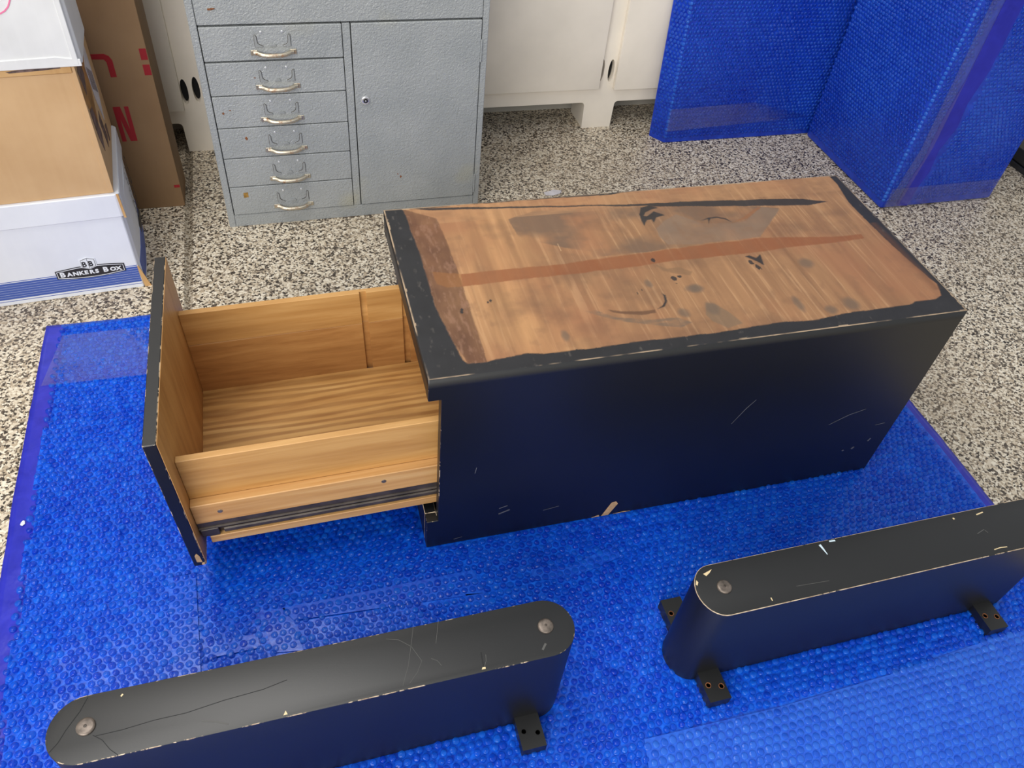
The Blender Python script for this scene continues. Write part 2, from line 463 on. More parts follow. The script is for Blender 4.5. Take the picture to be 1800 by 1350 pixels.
# ------------------------------------------------------------------ grey tool cabinet
gc = thing('metal_drawer_cabinet', 'grey hammered-metal cabinet with six small drawers beside one locked door', 'cabinet', (-0.1482, 1.8151, 0.0), math.radians(0.6))
GW, GH, GD = 0.654, 0.86, 0.355
box('cabinet_shell', 0.002, GW - 0.002, 0.016, GD, 0.0, GH, [M_ham], gc, b=0.002)
box('side_stile', -0.003, 0.0125, 0.0, 0.0158, 0, GH, M_ham, gc, b=0.0012)
box('side_stile', 0.6425, GW + 0.003, 0.0, 0.0158, 0, GH, M_ham, gc, b=0.0012)
box('bottom_rail', 0.0128, 0.6422, 0.001, 0.0158, 0.0, 0.034, M_ham, gc, b=0.001)
box('centre_stile', 0.3175, 0.3350, 0.001, 0.0158, 0.0345, 0.509, M_ham, gc, b=0.001)
box('drawer_recess', 0.0128, 0.6422, 0.0135, 0.0157, 0.0345, 0.512, M_dark, gc, b=0)
box('upper_panel', 0.0135, 0.6415, 0.000, 0.0158, 0.5125, GH - 0.004, M_ham, gc, b=0.0015)
tabL = [(0, 0), (0.0165, 0), (0.0165, 0.002), (0.010, 0.0042), (0.006, 0.008), (0.0048, 0.014), (0.0044, 0.023), (0.002, 0.026), (0, 0.026)]
bots = [0.434, 0.3545, 0.2755, 0.1965, 0.1175, 0.0365]
tops = [0.5085, 0.4300, 0.3520, 0.2730, 0.1940, 0.1150]
lx = 0.0
for i, (b0, t0) in enumerate(zip(bots, tops)):
    d = box('drawer', 0.0145, 0.3158, -0.0015, 0.0133, b0, t0, M_ham, gc, b=0.0012)
    z = b0 + 0.0175
    h = tube('handle', [(0.121, -0.0035, z), (0.128, -0.0045, z), (0.133, -0.009, z - 0.001), (0.140, -0.0125, z - 0.0022), (0.149, -0.0145, z - 0.003),
                        (0.164, -0.0150, z - 0.003), (0.179, -0.0145, z - 0.003), (0.188, -0.0125, z - 0.0022), (0.195, -0.009, z - 0.001), (0.200, -0.0045, z), (0.207, -0.0035, z)], 0.0048, M_handle, d, 10)
    for hx in (0.122, 0.206):
        box('handle_foot', hx - 0.0075, hx + 0.0075, -0.0042, -0.0016, z - 0.0058, z + 0.0058, M_handle, d, b=0.001)
        dome('screw', (hx, -0.0042, z), 0.0026, 0.0014, M_rust, d, '-y', 12)
    zl = b0 + 0.030
    prism('label_tab', [(0.126 + u, zl + v) for u, v in tabL], 'y', -0.0044, -0.0016, M_tab, d, b=0.0004)
    prism('label_tab', [(0.2025 - u, zl + v) for u, v in tabL], 'y', -0.0044, -0.0016, M_tab, d, b=0.0004)
    prism('label_tab', [(0.1575 + u, zl + v) for u, v in ((0, 0), (0.014, 0), (0.013, 0.004), (0.010, 0.006), (0.004, 0.006), (0.001, 0.004))], 'y', -0.0044, -0.0016, M_tab, d, b=0.0004)
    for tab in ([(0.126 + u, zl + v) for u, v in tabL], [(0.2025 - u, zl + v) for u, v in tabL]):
        stroke('label_tab_shadow', tab, 0.0016, 0.0010, M_slide, d, 'y', -0.0027, True)  # dark outline painting in the shadow around each tab
    for rx in (0.1415, 0.1865): dome('rivet', (rx, -0.0016, b0 + 0.0625), 0.0026, 0.0016, M_rivet, d, '-y', 12)
    if i == 5: prism('sticker', [(0.0445, b0 + 0.049), (0.056, b0 + 0.050), (0.056, b0 + 0.064), (0.045, b0 + 0.063)], 'y', -0.0020, -0.0016, M_sticker, d)
dr = box('cabinet_door', 0.3372, 0.6405, -0.0015, 0.0133, 0.0365, 0.5085, M_ham, gc, b=0.0015)
dome('lock', (0.3609, -0.0016, 0.3273), 0.0105, 0.004, M_chrome, dr, '-y', 24)
dome('lock_core', (0.3609, -0.0054, 0.3273), 0.0055, 0.0012, M_dark, dr, '-y', 16)
dome('keyway', (0.3609, -0.0064, 0.3273), 0.0020, 0.0008, M_chrome, dr, '-y', 10)
for hz in (0.4630, 0.1010):
    tube('hinge', [(0.6418, -0.0015, hz - 0.054), (0.6418, -0.0015, hz)], 0.0022, M_ham, dr, 8)

for host, pl in ((gc, [(0.040, 0.5475), (0.052, 0.5490), (0.057, 0.5470), (0.048, 0.5445), (0.041, 0.5440)]),
                 (gc, [(0.030, 0.3130), (0.034, 0.3165), (0.036, 0.3120), (0.033, 0.3095)]), (gc, [(0.046, 0.3190), (0.050, 0.3215), (0.051, 0.3180)]),
                 (gc, [(0.071, 0.2480), (0.075, 0.2520), (0.078, 0.2470), (0.076, 0.2420), (0.073, 0.2440)]), (gc, [(0.112, 0.3945), (0.117, 0.3955), (0.116, 0.3925)]),
                 (gc, [(0.440, 0.1120), (0.443, 0.1165), (0.445, 0.1120), (0.442, 0.1075)]), (gc, [(0.433, 0.1200), (0.435, 0.1225), (0.437, 0.1190)])):
    prism('rust_mark', pl, 'y', -0.0020, -0.0010, M_rust, host)

# ------------------------------------------------------------------ boxes stacked at the left
bx = thing('document_box', 'white lidded document box with blue stripes and black logo, on the floor under two boxes', 'box', (-0.3446, 1.6064, 0.0), math.radians(4.5))
body_o = [(-0.388, 0.0), (-0.006, 0.0), (0.000, 0.012), (0.004, 0.07), (0.005, 0.14), (0.003, 0.21), (-0.003, 0.278), (-0.008, 0.288), (-0.388, 0.288)]
prism('box_body', body_o, 'z', 0.0, 0.21, M_wbox, bx, b=0.0015)
prism('box_lid', [(-0.395, -0.005), (-0.004, -0.005), (0.004, 0.003), (0.002, 0.288), (-0.004, 0.295), (-0.395, 0.295)], 'z', 0.197, 0.2535, M_wbox, bx, b=0.002)
prism('lid_cut_edge', [(-0.0005, 0.1955), (0.0042, 0.1955), (0.0018, 0.2535), (-0.0030, 0.2535)], 'y', -0.0062, -0.0035, M_cardedge, bx)
prism('corner_flap', [(-0.003, 0.0), (0.011, 0.0), (0.008, 0.010), (-0.004, 0.060), (-0.008, 0.060)], 'y', 0.000, 0.003, M_cardedge, bx)
for z0, z1 in [(0.0108, 0.0122), (0.0168, 0.0223), (0.0231, 0.0286), (0.0294, 0.0349), (0.0357, 0.0412), (0.042, 0.0475), (0.0483, 0.0538), (0.0546, 0.0601), (0.0625, 0.064)]:
    box('printed_stripe', -0.387, -0.007, -0.0004, 0.0002, z0, z1, M_blue_ink, bx, b=0)
stripe_side = [(0.0008, 0.014), (0.0046, 0.07), (0.0056, 0.14), (0.0036, 0.21), (-0.0024, 0.277)]
prism('printed_stripe', [(0.0008 + 0.0004, 0.0125)] + [(x + 0.0004, y) for x, y in stripe_side] + [(x - 0.001, y) for x, y in stripe_side[::-1]], 'z', 0.012, 0.062, M_blue_ink, bx)
# logo plate
def arch(x0, x1, zc, he, hm, n=14):
    top = [(x0 + (x1 - x0) * i / n, zc + he + (hm - he) * math.sin(math.pi * i / n)) for i in range(n + 1)]
    return top + [(x, 2 * zc - z) for x, z in top[::-1]]
LC = 0.0640
prism('logo_plate', arch(-0.1735, -0.0315, LC, 0.0105, 0.0168), 'y', -0.0012, -0.0003, M_black_ink, bx)
stroke('logo_outline', arch(-0.1705, -0.0345, LC, 0.0083, 0.0143), 0.0013, 0.0004, M_white_ink, bx, 'y', -0.0016, True)
hexa = [(-0.1025, LC + 0.0370), (-0.0885, LC + 0.0325), (-0.0880, LC + 0.0145), (-0.1025, LC + 0.0085), (-0.1170, LC + 0.0145), (-0.1165, LC + 0.0325)]
prism('logo_cube', [(-0.1025 + (x + 0.1025) * 1.14, LC + 0.0225 + (z - LC - 0.0225) * 1.12) for x, z in hexa], 'y', -0.0018, -0.0003, M_white_ink, bx)
prism('logo_cube', hexa, 'y', -0.0022, -0.0017, M_black_ink, bx)
for s in (0, 1):
    pl = [(-0.1158, LC + 0.0318), (-0.1030, LC + 0.0358), (-0.1030, LC + 0.0100), (-0.1158, LC + 0.0152)]
    if s: pl = [(-0.205 - x, z) for x, z in pl]
    prism('logo_cube', pl, 'y', -0.0026, -0.0021, M_white_ink, bx)
text('logo_letter', 'B', 0.0190, M_black_ink, bx, (-0.1155, -0.0028, LC + 0.0155), 0.86, 0.0006)
text('logo_letter', 'B', 0.0190, M_black_ink, bx, (-0.1022, -0.0028, LC + 0.0155), 0.86, 0.0006)
tx = -0.1660
for ch, sz, adv in (('B', 0.0175, 0.0150), ('A', 0.0138, 0.0122), ('N', 0.0138, 0.0128), ('K', 0.0138, 0.0118), ('E', 0.0138, 0.0110), ('R', 0.0138, 0.0120), ('S', 0.0138, 0.0168),
                    ('B', 0.0175, 0.0150), ('O', 0.0138, 0.0130), ('X', 0.0138, 0.0120)):
    text('logo_letter', ch, sz, M_white_ink, bx, (tx, -0.0015, LC - 0.0055), 1.10, 0.0006); tx += adv * 0.965
# marker writing on the shaded end of the box
rw = random.Random(3)
for row in range(4):
    yb = 0.165 + row * 0.026
    z0 = 0.205
    for k in range(7):
        zz = z0 - k * 0.020; p = []
        for j in range(5): p.append((yb + rw.uniform(-0.009, 0.009), zz - j * 0.004 + rw.uniform(-0.003, 0.003)))
        stroke('marker_writing', p, 0.0022, 0.0004, M_pen, bx, 'x', 0.0062)
prism('logo_plate', [(0.150, 0.066), (0.190, 0.070), (0.235, 0.064), (0.235, 0.046), (0.190, 0.040), (0.150, 0.048)], 'x', 0.0052, 0.0060, M_black_ink, bx)

bb = thing('cardboard_box', 'plain tan cardboard box with torn tape, between the two white boxes of the stack', 'box', (-0.3446, 1.6064, 0.2535), math.radians(4.5))
prism('box_body', [(-0.375, 0.002), (-0.0095, 0.002), (-0.0070, 0.005), (-0.0070, 0.30), (-0.012, 0.305), (-0.375, 0.305)], 'z', 0.0, 0.277, M_card, bb, b=0.002)
prism('corner_crease', [(-0.0165, 0.002), (-0.0060, 0.002), (-0.0052, 0.276), (-0.0145, 0.276)], 'y', 0.0008, 0.0025, M_card, bb, b=0.0006)
box('top_flap', -0.375, -0.010, -0.001, 0.10, 0.262, 0.2785, M_cardedge, bb, b=0.002)
prism('torn_tape', [(0.010, 0.20), (0.05, 0.272), (0.20, 0.276), (0.245, 0.23), (0.22, 0.15), (0.16, 0.17), (0.10, 0.11), (0.05, 0.15)], 'x', -0.0076, -0.0066, M_brtape, bb)
prism('address_label', [(0.150, 0.205), (0.232, 0.225), (0.240, 0.110), (0.200, 0.062), (0.165, 0.130)], 'x', -0.0068, -0.0058, M_label, bb)
for k in range(7):
    yy = 0.162 + 0.010 * k
    stroke('label_print', [(yy, 0.20 - 0.006 * k), (yy + 0.006, 0.150 - 0.006 * k)], 0.003, 0.0004, M_print, bb, 'x', -0.0058)
for pl in ([(0.03, 0.25), (0.09, 0.262), (0.11, 0.21), (0.06, 0.19)], [(0.03, 0.17), (0.07, 0.16), (0.10, 0.09), (0.07, 0.06), (0.04, 0.11)], [(0.12, 0.10), (0.15, 0.11), (0.17, 0.04), (0.14, 0.03)], [(0.18, 0.06), (0.21, 0.05), (0.20, 0.015), (0.185, 0.02)]):
    prism('smudged_print', pl, 'x', -0.0070, -0.0062, M_print, bb)
prism('smudged_print', [(-0.115, 0.2700), (-0.06, 0.2715), (-0.028, 0.2735), (-0.030, 0.2765), (-0.09, 0.2760), (-0.12, 0.2730)], 'y', -0.0014, -0.0006, M_print, bb)

wb = thing('white_box', 'scuffed white box on top of the stack, a pink pen line on its front', 'box', (-0.3446, 1.6064, 0.5325), math.radians(4.5))
prism('box_body', [(-0.36, -0.006), (0.002, -0.006), (0.012, 0.004), (0.014, 0.150), (0.004, 0.160), (-0.36, 0.160)], 'z', 0.0, 0.31, M_wbox2, wb, b=0.003, seg=2)
prism('corner_tape', [(-0.004, 0.002), (0.006, 0.002), (0.006, 0.308), (-0.004, 0.308)], 'y', -0.0088, -0.004, M_wbox2, wb, b=0.001)
prism('bottom_crease', [(-0.358, 0.000), (0.010, -0.001), (0.010, 0.012), (-0.03, 0.019), (-0.10, 0.018), (-0.358, 0.012)], 'y', -0.0085, -0.005, M_wbox2, wb, b=0.001)
stroke('pen_line', [(-0.115, 0.096), (-0.104, 0.0965), (-0.0928, 0.099), (-0.0846, 0.1030), (-0.0769, 0.1100), (-0.0705, 0.121), (-0.067, 0.136), (-0.068, 0.155), (-0.075, 0.172)], 0.0024, 0.0006, M_pink, wb, 'y', -0.0070)

tb = thing('tall_carton', 'tall brown carton with red letters standing behind the box stack', 'carton', (0, 0, 0))
box('carton_body', -0.78, -0.2605, 1.9295, 2.055, 0.0, 0.92, M_card2, tb, b=0.004, seg=2)
def red(pl, bmat=M_red_ink): prism('printed_letter', pl, 'y', 1.9289, 1.9297, bmat, tb)
red([(-0.385, 0.409), (-0.352, 0.409), (-0.343, 0.404), (-0.338, 0.394), (-0.338, 0.355), (-0.351, 0.355), (-0.351, 0.390), (-0.355, 0.3965), (-0.385, 0.3975)])
red([(-0.3965, 0.355), (-0.385, 0.355), (-0.385, 0.409), (-0.392, 0.404), (-0.3965, 0.394)])
red([(-0.277, 0.4185), (-0.2625, 0.4185), (-0.2625, 0.3925), (-0.277, 0.3925)])
red([(-0.2775, 0.3815), (-0.2625, 0.3815), (-0.2625, 0.3565), (-0.2775, 0.3565)])
red([(-0.366, 0.283), (-0.350, 0.283), (-0.3415, 0.222), (-0.3415, 0.283), (-0.332, 0.283), (-0.332, 0.194), (-0.347, 0.194), (-0.3565, 0.252), (-0.3565, 0.194), (-0.366, 0.194)])
red([(-0.276, 0.065), (-0.2625, 0.065), (-0.2625, 0.057), (-0.276, 0.057)])

# ------------------------------------------------------------------ bubble wrap
def bubbles(name, cen, ax, ay, nn, r, h, seg, mat, parent, tone, tilt=0.10, rj=0.10, crush=0.14, sys=0.3):
    N = len(cen)
    prof = np.array([(1.0, -0.15), (0.96, 0.60), (0.78, 0.96)]); K = len(prof)
    an = np.arange(seg) * 2 * np.pi / seg
    cs, sn = np.cos(an), np.sin(an)
    rr = r * (1 + RNG.uniform(-rj, rj, N)); hh = h * (1 + RNG.uniform(-0.2, 0.15, N))
    tx = RNG.uniform(-tilt, tilt, N) + sys * 2 * (fbm(cen @ np.array([9.0, 5, 7]), cen @ np.array([3.0, 8, -6]), 91, 3) - 0.5); ty = RNG.uniform(-tilt, tilt, N) + sys * 2 * (fbm(cen @ np.array([8.0, -6, 4]), cen @ np.array([5.0, 7, 9]), 95, 3) - 0.5)
    V = np.zeros((N, K * seg + 1, 3))
    ax, ay, nn = (np.asarray(v, float) for v in (ax, ay, nn))
    for k, (pr, pz) in enumerate(prof):
        u = rr[:, None] * pr * cs; v = rr[:, None] * pr * sn
        w = hh[:, None] * (pz + (RNG.uniform(-crush, crush, u.shape) if pz > 0 else 0)) + (u * tx[:, None] + v * ty[:, None]) * (pz > 0)
        V[:, k * seg:(k + 1) * seg] = cen[:, None, :] + u[..., None] * ax + v[..., None] * ay + w[..., None] * nn
    V[:, -1] = cen + (hh * RNG.uniform(0.62, 1.05, N))[:, None] * nn
    i0 = (np.arange(N) * (K * seg + 1))[:, None]
    j = np.arange(seg); jn = (j + 1) % seg
    Q = np.concatenate([np.stack([k * seg + j, k * seg + jn, (k + 1) * seg + jn, (k + 1) * seg + j], -1) for k in range(K - 1)])
    T = np.stack([(K - 1) * seg + j, (K - 1) * seg + jn, np.full(seg, K * seg)], -1)
    quads = (i0[:, :, None] + Q[None]).reshape(-1, 4); tris = (i0[:, :, None] + T[None]).reshape(-1, 3)
    me = arrays_mesh(name, V.reshape(-1, 3), quads, tris)
    a = me.attributes.new('tone', 'FLOAT', 'POINT')
    a.data.foreach_set('value', np.repeat(tone, K * seg + 1).astype(np.float32))
    o = link(me, name, mat, parent, True, 180)
    o['kind'] = 'stuff'
    return o

def hexgrid(x0, x1, y0, y1, p, jit=0.0):
    xs = []; row = 0; y = y0
    while y <= y1:
        x = x0 + (p / 2 if row % 2 else 0)
        n = int((x1 - x) / p) + 1
        xs.append(np.stack([x + np.arange(n) * p, np.full(n, y)], -1)); y += p * 0.866; row += 1
    g = np.concatenate(xs)
    return g + RNG.uniform(-jit, jit, g.shape)

PX, PY, PYAW = 0.158, 0.768, math.radians(-0.43)
def foot_mask(x, y):
    m = (x > PX - 0.004) & (x < PX + 0.93) & (y > PY - 0.008) & (y < PY + 0.425)
    for l0, l1 in ((-0.3685, 0.3095), (0.503, 1.180)):
        m |= (x > l0 + 0.012) & (x < l1 - 0.012) & (y > 0.4285 - 0.002) & (y < 0.514)
    return m

def zsheet(x, y):
    z = 0.0012 + 0.0075 * (fbm(x * 9 + 5, y * 9 + 3, 3, 3) - 0.35).clip(0)
    return np.where(foot_mask(x, y), 0.0010, z)

wr = thing('bubble_wrap_sheet', 'blue bubble wrap sheet spread over the speckled floor under the black desk parts', 'bubble wrap', (0, 0, 0))
WX0, WX1, WY0, WY1 = -0.545, 1.304, -0.15, 1.499
nx, ny = 186, 166
gx, gy = np.meshgrid(np.linspace(0, 1, nx), np.linspace(0, 1, ny))
X = WX0 + gx * (WX1 - WX0); Y = WY0 + gy * (WY1 - WY0)
edge = 0.010 * (fbm(Y * 2.2, Y * 0 + 1.7, 9, 3) - 0.5)
X = X + edge * (1 - gx) ** 6 * 2 + edge[::-1] * gx ** 6 * 1.0
Zs = zsheet(X, Y) - 0.0006
idx = np.arange(nx * ny).reshape(ny, nx)
Qs = np.stack([idx[:-1, :-1], idx[:-1, 1:], idx[1:, 1:], idx[1:, :-1]], -1).reshape(-1, 4)
me = arrays_mesh('film', np.stack([X, Y, Zs], -1).reshape(-1, 3), Qs)
fo = link(me, 'film', [M_film, M_edge], wr, True, 180)
cx = X[:-1, :-1].ravel()
mi = ((cx < WX0 + 0.012 + 0.035 * fbm(Y[:-1, :-1].ravel() * 9, cx * 0, 5, 3)) | (cx > WX1 - 0.020)).astype(np.int32)
me.polygons.foreach_set('material_index', mi)
so = fo.modifiers.new('thickness', 'SOLIDIFY'); so.thickness = 0.0006; so.offset = -1

FLAPS = [[(-0.282, 0.800), (-0.237, 0.800), (-0.229, 0.600), (-0.268, 0.600)],
         [(0.420, 0.357), (0.655, 0.352), (0.87, 0.357), (1.10, 0.372), (1.29, 0.368), (1.29, 0.05), (0.35, 0.05)],
         [(-0.100, 0.702), (0.228, 0.704), (0.240, 0.655), (-0.083, 0.676)],
         [(-0.137, 0.700), (-0.096, 0.702), (-0.072, 0.620), (-0.118, 0.626)],
         [(-0.228, 0.668), (-0.142, 0.664), (-0.138, 0.640), (-0.222, 0.640)],
         [(0.205, 0.660), (0.240, 0.655), (0.258, 0.612), (0.228, 0.612)],
         [(-0.10, 0.610), (0.228, 0.622), (0.228, 0.606), (-0.10, 0.594)],
         [(0.330, 0.690), (0.400, 0.672), (0.500, 0.700), (0.500, 0.672), (0.400, 0.650), (0.330, 0.660)]]
g = hexgrid(WX0 + 0.032, WX1 - 0.024, 0.16, WY1 - 0.008, 0.0138, 0.0011)
g = g[~foot_mask(g[:, 0], g[:, 1])]
fm = np.zeros(len(g), bool)
for pl in FLAPS: fm |= inpoly(g[:, 0], g[:, 1], pl)
g = g[~fm]
big = fbm(g[:, 0] * 5, g[:, 1] * 5, 21, 3)
tone = np.clip(0.05 + 0.75 * RNG.random(len(g)) ** 1.6 + 0.7 * (big - 0.45), 0, 1)
cen = np.concatenate([g, zsheet(g[:, 0], g[:, 1])[:, None]], 1)
bubbles('bubbles', cen, (1, 0, 0), (0, 1, 0), (0, 0, 1), 0.0057, 0.0042, 10, M_bub, wr, tone, 0.26, 0.14)
for pl in FLAPS:
    front = pl[0][1] < 0.45
    prism('folded_layer', pl, 'z', 0.0036, 0.0046, M_film_l if front else M_film_m, wr)
    a = np.array(pl)
    gg = hexgrid(a[:, 0].min(), a[:, 0].max(), a[:, 1].min(), a[:, 1].max(), 0.0142, 0.0004)
    gg = gg[inpoly(gg[:, 0], gg[:, 1], pl) & (gg[:, 1] > 0.14)]
    gg = gg[~foot_mask(gg[:, 0], gg[:, 1])]
    if len(gg): bubbles('folded_bubbles', np.concatenate([gg, np.full((len(gg), 1), 0.0044)], 1), (1, 0, 0), (0, 1, 0), (0, 0, 1), 0.0060, 0.0026, 10, M_bub_l if front else M_bub, wr, np.clip(RNG.normal(0.4, 0.22, len(gg)), 0, 1))
prism('packing_tape', [(-0.508, 1.455), (-0.30, 1.454), (-0.10, 1.455), (-0.10, 1.300), (-0.315, 1.302), (-0.534, 1.306)], 'z', 0.0066, 0.0070, M_tape, wr)

def wrapped(name, label, cat, loc):
    return thing(name, label, cat, loc)
# tall wrapped block (a pedestal standing on end) at the right
w2 = wrapped('wrapped_block', 'tall square block wrapped in blue bubble wrap, nearest on the right', 'wrapped parcel', (1.905, 1.857, 0))
bx0, bx1, by0, by1, bh = -0.203, 0.203, -0.224, 0.214, 0.92
box('wrapping', bx0, bx1, by0, by1, 0.0, bh, M_film_d, w2, b=0.012, seg=3)
P_ = 0.0128
gl = hexgrid(by0 + 0.014, by1 - 0.006, 0.03, 0.78, P_, 0.0012)
def tone_v(a, b, n): return np.clip(0.25 + 0.25 * RNG.random(n) + 1.0 * (fbm(a * 6, b * 4, 31, 3) - 0.5), 0, 1)
bubbles('bubbles', np.stack([np.full(len(gl), bx0), gl[:, 0], gl[:, 1]], -1), (0, -1, 0), (0, 0, 1), (-1, 0, 0), 0.0053, 0.0026, 8, M_bub_d, w2, tone_v(gl[:, 0], gl[:, 1], len(gl)), 0.14, 0.10, 0.14, 0.5)
gl = hexgrid(bx0 + 0.014, bx1 - 0.014, 0.03, 0.62, P_, 0.0012)
gl = gl[~inpoly(gl[:, 0], gl[:, 1], [(-0.15, 0), (-0.09, 0), (-0.06, 0.30), (-0.06, 0.62), (-0.15, 0.62), (-0.13, 0.2)])]
bubbles('bubbles', np.stack([gl[:, 0], np.full(len(gl), by0), gl[:, 1]], -1), (1, 0, 0), (0, 0, 1), (0, -1, 0), 0.0053, 0.0022, 8, M_bub_d, w2, tone_v(gl[:, 0], gl[:, 1], len(gl)), 0.14, 0.10, 0.14, 0.5)
prism('flat_seam', [(-0.150, 0.010), (-0.108, 0.006), (-0.104, 0.07), (-0.090, 0.12), (-0.096, 0.19), (-0.074, 0.26), (-0.082, 0.33), (-0.066, 0.42), (-0.070, 0.62), (-0.132, 0.62), (-0.128, 0.40), (-0.138, 0.28), (-0.134, 0.16), (-0.146, 0.09)], 'y', by0 - 0.0030, by0 - 0.0005, M_seam, w2)
prism('packing_tape', [(-0.190, 0.004), (-0.145, 0.004), (-0.125, 0.20), (-0.135, 0.62), (-0.175, 0.62), (-0.165, 0.2)], 'y', by0 - 0.0052, by0 - 0.0048, M_tape, w2)
prism('packing_tape', [(-0.195, 0.006), (0.198, 0.006), (0.198, 0.075), (-0.195, 0.072)], 'y', by0 - 0.0060, by0 - 0.0056, M_tape, w2)

ez = np.arange(0.03, 0.80, 0.0125); s2 = math.sqrt(0.5)
bubbles('bubbles', np.stack([np.full(len(ez), bx0 + 0.0035), np.full(len(ez), by0 + 0.0035), ez], -1), (s2, -s2, 0), (0, 0, 1), (-s2, -s2, 0), 0.0056, 0.0045, 8, M_bub_l, w2, np.clip(RNG.normal(0.5, 0.2, len(ez)), 0, 1), 0.3)

# wrapped board leaning on the white cabinet
w1 = wrapped('wrapped_board', 'broad flat board wrapped in blue bubble wrap leaning against the white cabinet', 'wrapped parcel', (1.18, 2.083, 0))
w1.rotation_euler = (math.radians(-5.0), 0, 0)
prism('wrapping', [(0.008, 0.0), (-0.024, 0.052), (-0.020, 0.058), (0.68, 0.058), (0.68, 0.0)], 'z', 0.0, 0.57, M_film_d, w1, b=0.006, seg=2)
gl = hexgrid(0.018, 0.56, 0.02, 0.52, P_, 0.0012)
bubbles('bubbles', np.stack([gl[:, 0], np.zeros(len(gl)), gl[:, 1]], -1), (1, 0, 0), (0, 0, 1), (0, -1, 0), 0.0053, 0.0026, 8, M_bub_d, w1, tone_v(gl[:, 0], gl[:, 1], len(gl)), 0.14, 0.10, 0.14, 0.5)
d_ = Vector((-0.032, 0.052, 0)).normalized(); n_ = Vector((-d_.y, d_.x, 0)); n_ = -n_ if n_.x > 0 else n_
gl = hexgrid(0.006, 0.056, 0.02, 0.52, P_, 0.0012)
bubbles('bubbles', np.stack([0.008 + d_.x * gl[:, 0], d_.y * gl[:, 0], gl[:, 1]], -1), tuple(d_), (0, 0, 1), tuple(n_), 0.0053, 0.0022, 8, M_bub_d, w1, tone_v(gl[:, 0], gl[:, 1], len(gl)), 0.14, 0.10, 0.14, 0.5)
ez = np.arange(0.02, 0.53, 0.0125)
bubbles('bubbles', np.stack([np.full(len(ez), 0.0095), np.full(len(ez), 0.001), ez], -1), (s2, -s2, 0), (0, 0, 1), (-0.75, -0.66, 0), 0.0056, 0.0040, 8, M_bub_l, w1, np.clip(RNG.normal(0.3, 0.2, len(ez)), 0, 1), 0.3)
prism('packing_tape', [(0.006, 0.040), (0.52, 0.062), (0.30, 0.120), (0.006, 0.112)], 'y', -0.0054, -0.0050, M_tape, w1)

# ------------------------------------------------------------------ black case at the right edge
cs_ = thing('black_case', 'low black plastic case on the floor at the right edge behind the wrapped block', 'case', (2.327, 1.45, 0))
box('case_base', 0.0, 0.40, 0.0, 0.60, 0.0, 0.0175, M_blackcase, cs_, b=0.002)
box('case_lid', 0.004, 0.396, 0.004, 0.596, 0.019, 0.062, M_blackcase, cs_, b=0.006, seg=3)

